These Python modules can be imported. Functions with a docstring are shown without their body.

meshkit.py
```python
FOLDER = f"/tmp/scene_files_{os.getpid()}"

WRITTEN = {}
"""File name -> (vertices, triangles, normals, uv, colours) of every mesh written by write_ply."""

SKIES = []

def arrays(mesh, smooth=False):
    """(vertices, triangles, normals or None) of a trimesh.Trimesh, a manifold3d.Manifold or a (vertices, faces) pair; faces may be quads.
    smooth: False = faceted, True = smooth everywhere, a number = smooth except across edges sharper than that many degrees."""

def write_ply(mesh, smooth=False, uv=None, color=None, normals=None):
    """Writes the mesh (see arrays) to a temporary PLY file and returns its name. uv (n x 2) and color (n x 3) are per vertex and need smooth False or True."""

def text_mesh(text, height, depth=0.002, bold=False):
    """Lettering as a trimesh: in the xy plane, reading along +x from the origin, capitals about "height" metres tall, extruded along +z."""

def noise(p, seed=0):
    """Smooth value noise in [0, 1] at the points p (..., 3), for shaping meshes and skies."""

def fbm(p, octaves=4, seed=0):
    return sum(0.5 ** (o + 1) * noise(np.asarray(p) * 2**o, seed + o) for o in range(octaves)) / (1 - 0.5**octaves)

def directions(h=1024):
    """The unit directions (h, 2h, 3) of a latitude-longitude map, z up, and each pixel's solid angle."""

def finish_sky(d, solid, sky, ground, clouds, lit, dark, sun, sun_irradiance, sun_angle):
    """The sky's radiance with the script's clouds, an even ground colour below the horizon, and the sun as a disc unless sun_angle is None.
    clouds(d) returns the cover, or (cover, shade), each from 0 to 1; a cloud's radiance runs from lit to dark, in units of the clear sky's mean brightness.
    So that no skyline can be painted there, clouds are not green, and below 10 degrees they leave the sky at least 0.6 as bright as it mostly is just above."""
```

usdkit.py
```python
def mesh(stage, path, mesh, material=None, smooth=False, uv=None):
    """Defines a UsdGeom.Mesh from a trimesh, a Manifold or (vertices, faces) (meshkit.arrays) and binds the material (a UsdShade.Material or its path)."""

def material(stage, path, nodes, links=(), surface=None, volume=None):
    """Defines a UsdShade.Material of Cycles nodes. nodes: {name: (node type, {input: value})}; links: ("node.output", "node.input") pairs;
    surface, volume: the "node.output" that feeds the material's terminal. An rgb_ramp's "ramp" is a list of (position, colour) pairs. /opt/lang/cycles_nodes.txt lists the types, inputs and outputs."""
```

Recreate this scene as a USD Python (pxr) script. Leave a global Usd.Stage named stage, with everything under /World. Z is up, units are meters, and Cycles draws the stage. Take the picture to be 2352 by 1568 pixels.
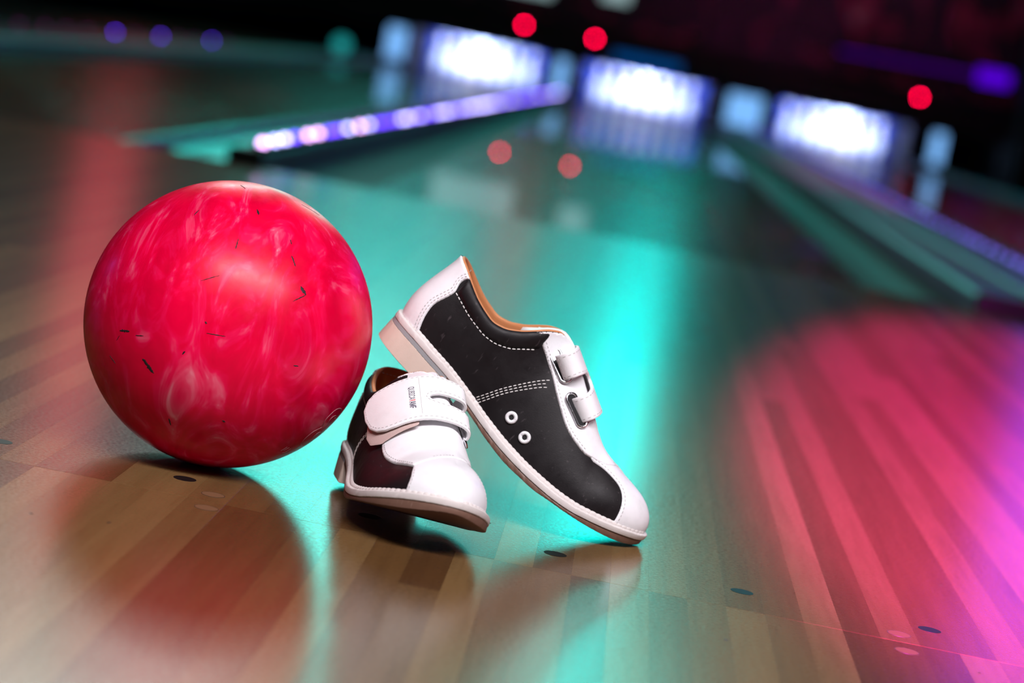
import math, random
import numpy as np, trimesh, usdkit, meshkit
from scipy.interpolate import CubicSpline, PchipInterpolator
from scipy.spatial import Delaunay
import shapely
from shapely.geometry import Polygon, LineString
from pxr import Usd, UsdGeom, UsdLux, UsdShade, Gf, Sdf

random.seed(7)
RNG = np.random.default_rng(7)
stage = Usd.Stage.CreateInMemory()
UsdGeom.SetStageUpAxis(stage, 'Z')
UsdGeom.SetStageMetersPerUnit(stage, 1.0)
stage.SetDefaultPrim(UsdGeom.Xform.Define(stage, '/World').GetPrim())

# ------------------------------------------------------------------ camera
ROLL, PITCH, YAW, CAMH, CAMX, FPX = 0.193395736, 0.117189840, -0.0333024522, 0.342475662, -0.002875406, 5553.0
cam = UsdGeom.Camera.Define(stage, '/World/camera')
_cy, _sy, _cp, _sp = math.cos(YAW), math.sin(YAW), math.cos(PITCH), math.sin(PITCH)
_F = np.array([_sy * _cp, _cy * _cp, -_sp]); _R = np.array([_cy, -_sy, 0.0]); _U = np.cross(_R, _F)
_c, _s = math.cos(ROLL), math.sin(ROLL)
_R2, _U2 = _c * _R + _s * _U, -_s * _R + _c * _U
cam.AddTransformOp().Set(Gf.Matrix4d(*_R2, 0, *_U2, 0, *(-_F), 0, CAMX, 0.0, CAMH, 1))
cam.CreateHorizontalApertureAttr(36.0)
cam.CreateVerticalApertureAttr(24.0)
cam.CreateFocalLengthAttr(36.0 * FPX / 2352.0)
cam.CreateClippingRangeAttr(Gf.Vec2f(0.05, 200))
cam.CreateFStopAttr(4.6)
cam.CreateFocusDistanceAttr(1.72)
cam.CreateExposureAttr(0.0)

# ------------------------------------------------------------------ sky (a dark hall) and lamps
dome = UsdLux.DomeLight.Define(stage, '/World/hall_ambient')
dome.CreateColorAttr(Gf.Vec3f(0.55, 0.6, 0.75)); dome.CreateIntensityAttr(0.006)


def look_matrix(pos, target):
    """Lamp frame: -z towards the target."""
    p, t = np.array(pos, float), np.array(target, float)
    z = (p - t) / np.linalg.norm(p - t)
    x = np.cross([0, 1, 0] if abs(z[2]) > 0.95 else [0, 0, 1], z); x /= np.linalg.norm(x)
    y = np.cross(z, x)
    return Gf.Matrix4d(*x, 0, *y, 0, *z, 0, *p, 1)


def rect_lamp(name, pos, target, w, h, color, power):
    l = UsdLux.RectLight.Define(stage, '/World/' + name)
    l.AddTransformOp().Set(look_matrix(pos, target))
    l.CreateWidthAttr(w); l.CreateHeightAttr(h)
    l.CreateColorAttr(Gf.Vec3f(*color)); l.CreateIntensityAttr(power)
    return l


def spot_lamp(name, pos, target, radius, color, power, angle, soft):
    l = UsdLux.SphereLight.Define(stage, '/World/' + name)
    l.AddTransformOp().Set(look_matrix(pos, target))
    l.CreateRadiusAttr(radius)
    l.CreateColorAttr(Gf.Vec3f(*color)); l.CreateIntensityAttr(power)
    s = UsdLux.ShapingAPI.Apply(l.GetPrim())
    s.CreateShapingConeAngleAttr(angle); s.CreateShapingConeSoftnessAttr(soft)
    return l


# concourse ceiling lamps above and behind the camera: the key
for k, (x, pw) in enumerate([(-0.7, 0.7), (0.0, 1.1), (0.65, 1.1), (1.3, 1.0), (2.1, 0.9)]):
    spot_lamp(f'concourse_lamp_{k}', (x, -0.25, 2.6), (-0.10, 1.50, 0.1), 0.22, (1.0, 0.94, 0.985), 74.0 * pw, 21.0, 0.95)
rect_lamp('concourse_ceiling_lamp', (0.3, -1.2, 2.9), (0.1, 1.2, 0), 2.4, 0.8, (1.0, 0.94, 0.985), 3.0)
# stage lamps over the lanes, added fills, and pink spots behind the camera
rect_lamp('lane_wash_lamp', (0.24, 8.6, 2.75), (0.0, 3, 0.0), 0.55, 1.0, (0.0, 0.95, 0.80), 9.0)
rect_lamp('lane_white_lamp', (-1.5, 7.8, 3.0), (-0.3, 2, 0.0), 1.2, 0.7, (0.9, 1.0, 0.97), 14.0)
rect_lamp('violet_side_lamp', (5.0, 11.0, 3.0), (0.0, 1.8, 0.1), 0.9, 0.9, (0.28, 0.08, 1.0), 9.0)
rect_lamp('violet_left_lamp', (-7.5, 5.4, 1.4), (-0.3, 1.8, 0.1), 0.9, 0.9, (0.35, 0.12, 1.0), 4.0)
rect_lamp('lane_down_lamp', (0.0, 11.0, 3.3), (0.0, 11.0, 0.0), 3.0, 8.0, (0.95, 0.85, 0.9), 0.25)  # added fill that lifts the lane surface, no known fixture
rect_lamp('lane_grey_lamp', (-2.0, 9.5, 3.0), (-0.3, 2, 0.0), 2.2, 1.2, (0.75, 1.0, 0.85), 0.7)  # added fill giving the near left floor its grey-green reflection
spot_lamp('pink_spot_lamp', (-0.50, -5.7, 1.75), (0.51, 2.8, 0.0), 0.05, (1.0, 0.04, 0.74), 850000.0, 2.3, 0.4)  # unseen, set low behind the camera to shape the pink floor pool
spot_lamp('pink_wide_lamp', (-0.2, -5.7, 2.9), (0.85, 2.8, 0.0), 0.05, (1.0, 0.05, 0.8), 80000.0, 3.8, 0.7)
spot_lamp('pink_lane_lamp', (3.2, -2.0, 3.3), (2.0, 10.0, 0.0), 0.05, (1.0, 0.05, 0.5), 300000.0, 6.0, 0.5)
spot_lamp('violet_spot_lamp', (2.4, 9.5, 3.1), (0.8, 2.3, 0.0), 0.06, (0.25, 0.08, 1.0), 1500.0, 5.0, 0.6)
# LED wash lamps of the far wall, seen in the polished floor, plus added fills
rect_lamp('teal_wash_lamp', (0.33, 23.0, 3.6), (0.0, 2.0, 0.2), 0.5, 1.4, (0.0, 0.95, 0.85), 14.0)
rect_lamp('teal_wash_lamp_near', (-0.3, 23.0, 3.4), (0.0, 2.0, 0.2), 0.8, 1.6, (0.02, 0.9, 0.8), 3.2)
rect_lamp('teal_wash_lamp_wide', (-1.6, 23.0, 3.5), (-0.5, 2.0, 0.2), 1.9, 1.4, (0.06, 0.8, 0.72), 1.4)
rect_lamp('rose_wash_lamp', (-0.95, 23.0, 2.0), (-0.5, 2.0, 0.2), 0.4, 0.8, (1.0, 0.35, 0.3), 2.0)
rect_lamp('pale_wash_lamp', (-2.3, 23.0, 4.6), (-0.5, 2.0, 0.2), 1.8, 1.6, (0.08, 0.95, 0.82), 8.0)
rect_lamp('grey_wash_lamp', (-1.4, 23.0, 5.2), (-0.5, 2.0, 0.2), 4.0, 0.7, (0.5, 0.8, 0.68), 1.4)  # added panel standing in for the dim ceiling mirrored in the floor
rect_lamp('red_wash_lamp', (-4.9, 23.0, 3.7), (-0.5, 2.0, 0.2), 0.55, 3.0, (1.0, 0.08, 0.12), 1.8)
rect_lamp('violet_wash_lamp', (3.55, 18.0, 2.6), (0.5, 2.0, 0.2), 0.8, 1.1, (0.16, 0.06, 1.0), 4.6)
rect_lamp('masking_lamp', (1.2, 22.3, 2.2), (1.4, 22.9, 1.0), 3.0, 0.1, (1.0, 0.5, 0.7), 3.0)  # added fill that brightens the masking print

# ------------------------------------------------------------------ helpers
used = {}


def numbered(name):
    n = used.get(name, 0); used[name] = n + 1
    return name if n == 0 else f'{name}_{n:03d}'


def child_name(parent, name):
    k, out = 0, name
    while stage.GetPrimAtPath(f'{parent}/{out}'):
        k += 1; out = f'{name}_{k:03d}'
    return out


def path_of(parent, name):
    if parent is None:
        return '/World/' + numbered(name)
    p = str(parent.GetPath()); return f'{p}/{child_name(p, name)}'


def obj(name, mesh, mat, parent=None, smooth=False):
    return usdkit.mesh(stage, path_of(parent, name), mesh, mat, smooth=smooth).GetPrim()


def tag(o, label=None, cat=None, group=None, kind=None):
    for k, v in (('label', label), ('category', cat), ('group', group), ('kind', kind)):
        if v:
            o.SetCustomDataByKey(k, v)
    return o


def thing(name, loc=(0, 0, 0), matrix=None, **kw):
    x = UsdGeom.Xform.Define(stage, '/World/' + numbered(name))
    if matrix is not None:
        x.AddTransformOp().Set(matrix)
    elif tuple(loc) != (0, 0, 0):
        x.AddTranslateOp().Set(Gf.Vec3d(*loc))
    return tag(x.GetPrim(), **kw)


def dup(root, loc, **kw):
    x = UsdGeom.Xform.Define(stage, '/World/' + numbered(root.GetName()))
    x.AddTranslateOp().Set(Gf.Vec3d(*loc))
    was = root.GetCustomData(); p = x.GetPrim()
    p.GetReferences().AddInternalReference(root.GetPath()); p.SetInstanceable(True)
    return tag(p, **{**{k2: was.get(k1) for k1, k2 in (('label', 'label'), ('category', 'cat'), ('group', 'group'))}, **kw})


def box(x0, x1, y0, y1, z0, z1, ch=0.0):
    """A box with chamfered top edges."""
    if ch <= 0:
        return trimesh.creation.box(bounds=[(x0, y0, z0), (x1, y1, z1)])
    v = [(x, y, z0) for x, y in ((x0, y0), (x1, y0), (x1, y1), (x0, y1))]
    v += [(x, y, z1 - ch) for x, y in ((x0, y0), (x1, y0), (x1, y1), (x0, y1))]
    v += [(x, y, z1) for x, y in ((x0 + ch, y0 + ch), (x1 - ch, y0 + ch), (x1 - ch, y1 - ch), (x0 + ch, y1 - ch))]
    f = [(3, 2, 1, 0), (8, 9, 10, 11)]
    for a in (0, 4):
        f += [(a + i, a + (i + 1) % 4, a + 4 + (i + 1) % 4, a + 4 + i) for i in range(4)]
    return (np.array(v), np.array(f))


def cat(ms):
    return trimesh.util.concatenate([m if isinstance(m, trimesh.Trimesh) else trimesh.Trimesh(*meshkit.arrays(m)[:2], process=False) for m in ms])


def tube(pts, r, sides=8, closed=False):
    p = np.asarray(pts, float); n = len(p)
    t = (np.roll(p, -1, 0) - np.roll(p, 1, 0)) if closed else np.gradient(p, axis=0)
    t /= np.linalg.norm(t, axis=1, keepdims=True) + 1e-12
    a = np.cross(t, [0, 0, 1.0]); bad = np.linalg.norm(a, axis=1) < 0.1
    a[bad] = np.cross(t[bad], [1.0, 0, 0]); a /= np.linalg.norm(a, axis=1, keepdims=True)
    for i in range(1, n):
        if a[i] @ a[i - 1] < 0:
            a[i] = -a[i]
    b = np.cross(t, a); ang = np.arange(sides) * 2 * np.pi / sides
    r = np.broadcast_to(r, (n,))
    v = p[:, None] + r[:, None, None] * (np.cos(ang)[None, :, None] * a[:, None] + np.sin(ang)[None, :, None] * b[:, None])
    f = []
    for i in range(n if closed else n - 1):
        j = (i + 1) % n
        for k in range(sides):
            l = (k + 1) % sides
            f += [(i * sides + k, i * sides + l, j * sides + l), (i * sides + k, j * sides + l, j * sides + k)]
    v = v.reshape(-1, 3)
    if not closed:
        for e, base, flip in ((p[0], 0, True), (p[-1], (n - 1) * sides, False)):
            c = len(v); v = np.vstack([v, e[None]])
            f += [(c, base + ((k + 1) % sides if flip else k), base + (k if flip else (k + 1) % sides)) for k in range(sides)]
    return trimesh.Trimesh(v, np.array(f), process=False)


def lathe(profile, n=32):
    return trimesh.creation.revolve(np.array(profile, float), sections=n)


def mat(name, nodes, links=(), surface='p.BSDF'):
    return usdkit.material(stage, '/World/Looks/' + name, nodes, links, surface=surface)


def plain(name, color, rough=0.5, bump=None, **kw):
    nodes = {'p': ('principled_bsdf', dict(base_color=color, roughness=rough, **kw))}
    links = []
    if bump:
        sc, st, di = bump
        nodes['tc'] = ('texture_coordinate', {})
        nodes['n'] = ('noise_texture', dict(scale=sc, detail=4.0, roughness=0.6))
        nodes['b'] = ('bump', dict(strength=st, distance=di))
        links = [('tc.object', 'n.vector'), ('n.fac', 'b.height'), ('b.normal', 'p.normal')]
    return mat(name, nodes, links)


def glow(name, color, strength):
    return mat(name, {'e': ('emission', dict(color=color, strength=strength))}, surface='e.emission')


# ------------------------------------------------------------------ materials
def wood(name, ramp, rough, bump=0.14, scratch=1.0, **kw):
    return mat(name, {
        'tc': ('texture_coordinate', {}), 'oi': ('object_info', {}),
        'mp': ('mapping', dict(scale=(34.0, 1.6, 34.0))),
        'add': ('vector_math', dict(math_type='add')), 'sc': ('vector_math', dict(math_type='scale', scale=37.0)),
        'cx': ('combine_xyz', {}),
        'grain': ('noise_texture', dict(scale=3.0, detail=5.0, roughness=0.62, distortion=0.6)),
        'pores': ('noise_texture', dict(scale=14.0, detail=3.0, roughness=0.7)),
        'r': ('rgb_ramp', dict(ramp=ramp)),
        'gr': ('rgb_ramp', dict(ramp=[(0.3, (0.80, 0.76, 0.72)), (0.55, (1, 1, 1)), (0.75, (1.08, 1.07, 1.05))])),
        'pr': ('rgb_ramp', dict(ramp=[(0.30, (0.82, 0.78, 0.74)), (0.45, (1, 1, 1))])),
        'm1': ('mix_color', dict(blend_type='multiply', fac=0.8)), 'm2': ('mix_color', dict(blend_type='multiply', fac=0.7)),
        'fine': ('noise_texture', dict(scale=340.0, detail=3.0, roughness=0.7)),
        'wave': ('noise_texture', dict(scale=7.0, detail=2.0)),
        'mpw': ('mapping', dict(scale=(1.0, 0.35, 1.0))),
        'rr': ('map_range', dict(from_min=0.3, from_max=0.7, to_min=rough * 0.85, to_max=rough * 1.2)),
        'b': ('bump', dict(strength=bump, distance=0.0006)),
        'b2': ('bump', dict(strength=0.03 * scratch, distance=0.01)),
        'p': ('principled_bsdf', dict(specular_ior_level=0.5, ior=1.5, **kw))},
        [('oi.random', 'cx.x'), ('oi.random', 'cx.y'), ('cx.vector', 'sc.vector1'), ('tc.object', 'mp.vector'), ('mp.vector', 'add.vector1'), ('sc.vector', 'add.vector2'),
         ('add.vector', 'grain.vector'), ('add.vector', 'pores.vector'), ('oi.random', 'r.fac'), ('grain.fac', 'gr.fac'), ('pores.fac', 'pr.fac'),
         ('r.color', 'm1.a'), ('gr.color', 'm1.b'), ('m1.result', 'm2.a'), ('pr.color', 'm2.b'), ('m2.result', 'p.base_color'),
         ('tc.object', 'mpw.vector'), ('mpw.vector', 'wave.vector'), ('tc.object', 'fine.vector'), ('fine.fac', 'rr.value'), ('rr.result', 'p.roughness'),
         ('wave.fac', 'b2.height'), ('b2.normal', 'b.normal'), ('fine.fac', 'b.height'), ('b.normal', 'p.normal')])


MAPLE = [(0.0, (0.080, 0.036, 0.013)), (0.25, (0.111, 0.055, 0.019)), (0.55, (0.141, 0.077, 0.029)), (0.8, (0.165, 0.094, 0.036)), (1.0, (0.188, 0.110, 0.043))]
M = {}
M['approach'] = wood('approach_maple', MAPLE, 0.20)
M['lane'] = wood('lane_maple', MAPLE, 0.20, bump=0.0, scratch=0.0, coat_weight=0.6, coat_roughness=0.004)
M['base'] = plain('floor_base', (0.125, 0.067, 0.031), 0.22)
M['seam'] = plain('floor_seam', (0.03, 0.02, 0.015), 0.5)
M['dot'] = plain('inlay_dark', (0.006, 0.005, 0.005), 0.5, specular_ior_level=0.15)
M['plug'] = plain('inlay_plug', (0.175, 0.10, 0.05), 0.2)
M['black'] = plain('black_paint', (0.006, 0.006, 0.008), 0.6)
M['dark'] = plain('dark_wall', (0.010, 0.010, 0.014), 0.8)
M['gutter'] = plain('gutter_plastic', (0.03, 0.045, 0.05), 0.6, specular_ior_level=0.2)
M['gutter_gloss'] = plain('gutter_glossy', (0.05, 0.07, 0.08), 0.24)
M['capping'] = plain('capping_grey', (0.16, 0.18, 0.24), 0.42, specular_ior_level=0.3)
M['endcap'] = plain('divider_end', (0.004, 0.018, 0.016), 0.5)
M['pin'] = plain('pin_white', (0.85, 0.86, 0.9), 0.25, coat_weight=0.5)
M['pinred'] = plain('pin_stripe_red', (0.55, 0.02, 0.03), 0.3)
M['deck'] = plain('pit_lining', (0.02, 0.06, 0.42), 0.6)
M['kick'] = plain('kickback_panel', (0.55, 0.68, 0.85), 0.4)
M['led'] = glow('led_violet', (0.46, 0.40, 1.0), 11.0)
M['led2'] = glow('led_pinkish', (0.75, 0.38, 0.9), 10.0)
M['leddim'] = glow('led_blue_violet', (0.14, 0.03, 1.0), 9.0)
M['ledlow'] = glow('led_low', (0.22, 0.16, 1.0), 1.5)
M['led0'] = glow('led_faint', (0.28, 0.02, 0.25), 0.9)
M['red'] = glow('indicator_red', (1.0, 0.0, 0.05), 40.0)
M['blackl'] = glow('blacklight', (0.12, 0.0, 0.40), 0.5)
M['blackl2'] = glow('blacklight_end', (0.12, 0.0, 0.9), 0.8)
M['kglow'] = glow('kickback_backlight', (0.15, 0.36, 0.72), 1.5)  # panels are no lamps; pinsetter light on them is put in as emission

# ------------------------------------------------------------------ the setting
XMID = [-1.606, 0.0, 1.906]                       # lane centres
FOUL, FAR = 5.10, 24.7
floor = thing('floor', label='polished maple approach floor of narrow boards', cat='floor', kind='structure')
obj('subfloor', cat([box(-9, 9, -6, FOUL, -0.03, -0.012), box(-9, -1.26, -6, FOUL, -0.012, 0), box(1.26, 9, -6, FOUL, -0.012, 0), box(-1.26, 1.26, -6, 0.6, -0.012, 0),
                     box(-9, 9, FOUL, 27, -0.25, -0.16)]), M['base'], floor)
BW = 0.02702
SEAM = 1.6325
for i in range(-46, 47):
    x0, x1 = (i - 0.5) * BW, (i + 0.5) * BW
    g = 0.00002
    r = random.random()
    cuts = [0.6, SEAM, 2.6 + 1.6 * r, FOUL]
    if abs(i + 3.5) < 1:
        cuts = [0.6, 1.503, SEAM, 2.6 + 1.6 * r, FOUL] if i == -3 else cuts
    for a, b in zip(cuts[:-1], cuts[1:]):
        obj('plank', box(x0 + g, x1 - g, a + 0.0003, b - 0.0003, -0.012, 0.0 - 0.00002 * random.random(), 0.00004), M['approach'], floor)


def disc(x, y, r, z0, z1, n=40):
    m = trimesh.creation.cylinder(r, z1 - z0, sections=n); m.apply_translation((x, y, (z0 + z1) / 2)); return m


def ring(x, y, r, w, z0, z1):
    m = trimesh.creation.annulus(r, r + w, z1 - z0, sections=40); m.apply_translation((x, y, (z0 + z1) / 2)); return m


for k in range(-3, 3):
    obj('approach_dot', disc(k * 0.1351, 1.693, 0.0083, -0.004, 0.00012), M['dot'], floor)
for x, y in ((0.2445, 1.6575), (0.2445, 1.607), (-0.243, 1.6575), (-0.239, 1.610)):
    w = obj('wood_plug', disc(x, y, 0.0080, -0.004, 0.00010), M['plug'], floor)
    obj('plug_joint', ring(x, y, 0.0080, 0.0004, -0.004, 0.00012), M['seam'], floor)

for x, y in ((-0.2837, 1.5062), (0.3008, 1.8712), (0.2911, 1.585), (-0.3297, 1.4877), (-0.171, 1.95), (-0.052, 1.756), (0.118, 1.53)):
    a = np.linspace(0, 2 * np.pi, 13)[:-1]; rr = 0.0014 * (0.6 + 0.7 * RNG.random(12))
    v = np.vstack([np.c_[x + rr * np.cos(a), y + rr * np.sin(a) * 1.3, np.full(12, 0.00005)], [[x, y, 0.0004]]])
    obj('dirt_speck', (v, np.array([(i, (i + 1) % 12, 12) for i in range(12)])), M['seam'], floor)
ceiling = tag(obj('ceiling', box(-9, 9, -6, 27, 5.6, 5.7), M['dark']), kind='structure')
tag(obj('wall_left', box(-9.1, -9, -6, 27, -0.2, 5.6), M['dark']), kind='structure')
tag(obj('wall_right', box(9, 9.1, -6, 27, -0.2, 5.6), M['dark']), kind='structure')
tag(obj('wall_back', box(-9, 9, 27, 27.1, -0.2, 5.6), M['dark']), kind='structure')
tag(obj('wall_front', box(-9, 9, -6.1, -6, -0.2, 5.6), M['dark']), kind='structure')

# lanes with their boards and gutters
LB = 1.0541 / 39


def gutter_mesh(x0, x1):
    n = 14; a = np.linspace(0, np.pi, n + 1); c, w = (x0 + x1) / 2, (x1 - x0) / 2
    prof = [(c - w * math.cos(t), -0.012 - 0.062 * math.sin(t)) for t in a]
    v, f = [], []
    for y in (FOUL, FAR):
        v += [(x, y, z) for x, z in prof] + [(x, y, -0.1) for x, z in prof]
    m = n + 1
    for i in range(n):
        f += [(i, i + 1, 2 * m + i + 1, 2 * m + i), (m + i + 1, m + i, 3 * m + i, 3 * m + i + 1), (i + 1, i, m + i, m + i + 1)]
    f += [(0, 2 * m, 3 * m, m), (n, m + n, 3 * m + n, 2 * m + n)]
    return (np.array(v), np.array(f))


LANES = [(-3.512, 'unlit bowling lane beyond the far left divider', False), (-1.606, 'bowling lane left of the divider with the row of glowing lights', True),
         (0.0, 'middle bowling lane straight behind the shoes with pin rack at its end', True), (1.906, 'bowling lane on the right, beyond the wide divider', True)]
for cx, lab, lit in LANES:
    ln = thing('bowling_lane', label='glossy ' + lab, cat='bowling lane', group='bowling lanes')
    for k in range(39):
        x0 = cx - 0.52705 + k * LB
        obj('lane_board', box(x0 + 0.0001, x0 + LB - 0.0001, FOUL + 0.002, FAR, -0.03, 0, 0.0001), M['lane'], ln)
    for sd in (-1, 1):
        a, b = sorted((cx + sd * 0.529, cx + sd * 0.763))
        obj('gutter', gutter_mesh(a, b), M['gutter_gloss'] if cx == -1.606 and sd > 0 else M['gutter'], ln, smooth=40)


def divider(x0, x1, label, rails):
    d = thing('lane_divider', label=label, cat='lane divider')
    obj('capping', box(x0 + 0.002, x1 - 0.002, FOUL + 0.01, FAR, -0.10, 0.035, 0.008), M['capping'], d)
    obj('end_cap', box(x0 + 0.001, x1 - 0.001, FOUL - 0.015, FOUL + 0.01, 0.0, 0.037, 0.004), M['endcap'], d)
    for x in rails:
        obj('rail', tube([(x, FOUL + 0.02, 0.037), (x, FAR, 0.037)], 0.014, 10), M['capping'], d, smooth=60)
    return d


divider(-0.841, -0.765, 'narrow lane divider carrying a row of violet lights, left of the middle lane', [])
divider(0.765, 1.141, 'wide lane divider right of the middle lane with a dark near end', [0.90])
divider(2.671, 2.745, 'narrow lane divider at the right edge, past the right lane', [])
divider(-2.747, -2.371, 'wide lane divider far left behind the left lane', [])


def led_strip(x, z, y0, y1, step, label, mats):
    s = thing('light_strip', label=label, cat='light strip')
    obj('channel', box(x - 0.012, x + 0.012, y0, y1, z - 0.008, z, 0.002), M['black'], s)
    y, k = y0 + 0.04, 0
    while y < y1:
        b = trimesh.creation.icosphere(subdivisions=1, radius=0.009); b.apply_translation((x, y, z + 0.004))
        obj('led', b, mats(k), s); y += step * random.uniform(0.75, 1.25) * (1 + 0.02 * k); k += 1


def lm(k):
    return M['led2'] if k in (0, 4, 5, 9) else (M['led'] if random.random() < 0.6 else M['leddim'])


led_strip(-0.782, 0.044, FOUL + 0.03, 24.0, 0.2, 'string of violet lights along the divider left of the middle lane', lm)
led_strip(1.07, 0.044, FOUL + 0.03, 24.0, 0.16, 'faint string of violet lights along the wide divider right of the middle lane', lambda k: M['led2'] if k == 0 else M['ledlow'])
led_strip(-2.71, 0.044, 9.9, 16.0, 0.5, 'short string of blue violet lights on the far left divider', lambda k: M['leddim'] if k in (5, 7, 10) else M['led0'])

# ------------------------------------------------------------------ pin decks
PIN = [(0, 1.015), (0.4, 1.2), (0.75, 1.414), (2.25, 1.953), (3.375, 2.255), (4.5, 2.383), (5.875, 2.2815), (7.25, 1.852), (8.625, 1.236), (9.375, 0.9825), (10, 0.8985), (10.875, 0.935),
       (11.75, 1.047), (12.625, 1.203), (13.5, 1.2735), (14.2, 1.15), (14.7, 0.85), (14.93, 0.45), (15, 0)]
pc = PchipInterpolator([a for a, b in PIN], [b for a, b in PIN])
hz = np.r_[np.linspace(0, 14, 36), 14.3, 14.6, 14.8, 14.93, 15.0]
PINROWS = [(0, 0)] + [(a * 0.1524, 0.264) for a in (-1, 1)] + [(a * 0.3048, 0.528) for a in (-1, 0, 1)] + [(a * 0.1524, 0.792) for a in (-3, -1, 1, 3)]
HEADY = FOUL + 18.29
proto_pin = None
for cx, lab in ((-1.606, 'left lit'), (0.0, 'middle lit'), (1.906, 'right lit')):
    for px, py in PINROWS:
        row = round(py / 0.264); k = PINROWS.index((px, py))
        where = ['head pin at the front', *[f'pin {q} of the second row' for q in ('left', 'right')], *[f'pin {q} of the third row' for q in ('left', 'middle', 'right')], *[f'pin {q} of the back row' for q in ('far left', 'inner left', 'inner right', 'far right')]][k]
        kw = dict(label=f'white bowling pin, {where} in the {lab} lane rack', cat='bowling pin', group=f'pins of the {lab} lane')
        if proto_pin is None:
            proto_pin = thing('bowling_pin', (cx + px, HEADY + py, 0), **kw)
            obj('pin_body', lathe([(0, 0)] + [(pc(h) * 0.0254, h * 0.0254) for h in hz], 24), M['pin'], proto_pin, smooth=40)
            for h in (9.9, 11.1):
                hh = np.linspace(h, h + 0.5, 4)
                obj('neck_stripe', lathe([(pc(h) * 0.0254, h * 0.0254)] + [(pc(q) * 0.0254 + 0.0005, q * 0.0254) for q in hh] + [(pc(h + 0.5) * 0.0254, (h + 0.5) * 0.0254)], 24), M['pinred'], proto_pin, smooth=40)
        else:
            dup(proto_pin, (cx + px, HEADY + py, 0), **kw)
    pit = thing('pin_pit', label=f'blue lined pit behind the pins of the {lab} lane', cat='pin pit')
    obj('back_curtain', box(cx - 0.62, cx + 0.62, 24.71, 24.75, -0.15, 0.62), M['deck'], pit)
    for sd in (-1, 1):
        obj('side_board', box(*sorted((cx + sd * 0.62, cx + sd * 0.66)), 23.1, 24.75, 0.001, 0.62), M['black'], pit)
    rect_lamp('pin_lamp_' + lab.split()[0], (cx, 23.0, 0.66), (cx, 24.0, 0.16), 0.45, 0.12, (0.46, 0.58, 1.0), 500.0)
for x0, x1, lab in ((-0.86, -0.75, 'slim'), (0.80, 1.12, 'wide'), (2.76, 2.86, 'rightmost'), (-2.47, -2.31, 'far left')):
    tag(obj('kickback_panel', box(x0, x1, 22.9, 23.06, 0.067, 0.36, 0.005), M['kglow']), f'{lab} pale blue kickback panel beside the pins, its lit look put in as glow', 'panel')

mask = thing('masking_unit', label='dark masking wall hanging above the pin racks with dim red print', cat='masking unit')
M['mask'] = mat('masking_print', {
    'tc': ('texture_coordinate', {}), 'n': ('noise_texture', dict(scale=2.1, detail=3.0, distortion=1.0)), 'n2': ('noise_texture', dict(scale=1.0, detail=1.0)),
    'r': ('rgb_ramp', dict(ramp=[(0.0, (0.01, 0.01, 0.015)), (0.5, (0.02, 0.015, 0.03)), (0.58, (0.30, 0.02, 0.08)), (0.66, (0.5, 0.03, 0.1)), (0.75, (0.4, 0.5, 0.55))])),
    'p': ('principled_bsdf', dict(roughness=0.5))}, [('tc.object', 'n.vector'), ('n.fac', 'r.fac'), ('r.color', 'p.base_color')])
obj('front_panel', box(-5.5, 3.42, 22.86, 22.92, 0.72, 1.9), M['mask'], mask)
obj('lower_rail', box(-5.5, 3.42, 22.84, 22.95, 0.375, 0.72), M['black'], mask)
M['print'] = glow('backlit_print', (0.40, 0.58, 0.60), 0.75)  # pale artwork patches; their lit brightness is put in as emission
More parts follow.
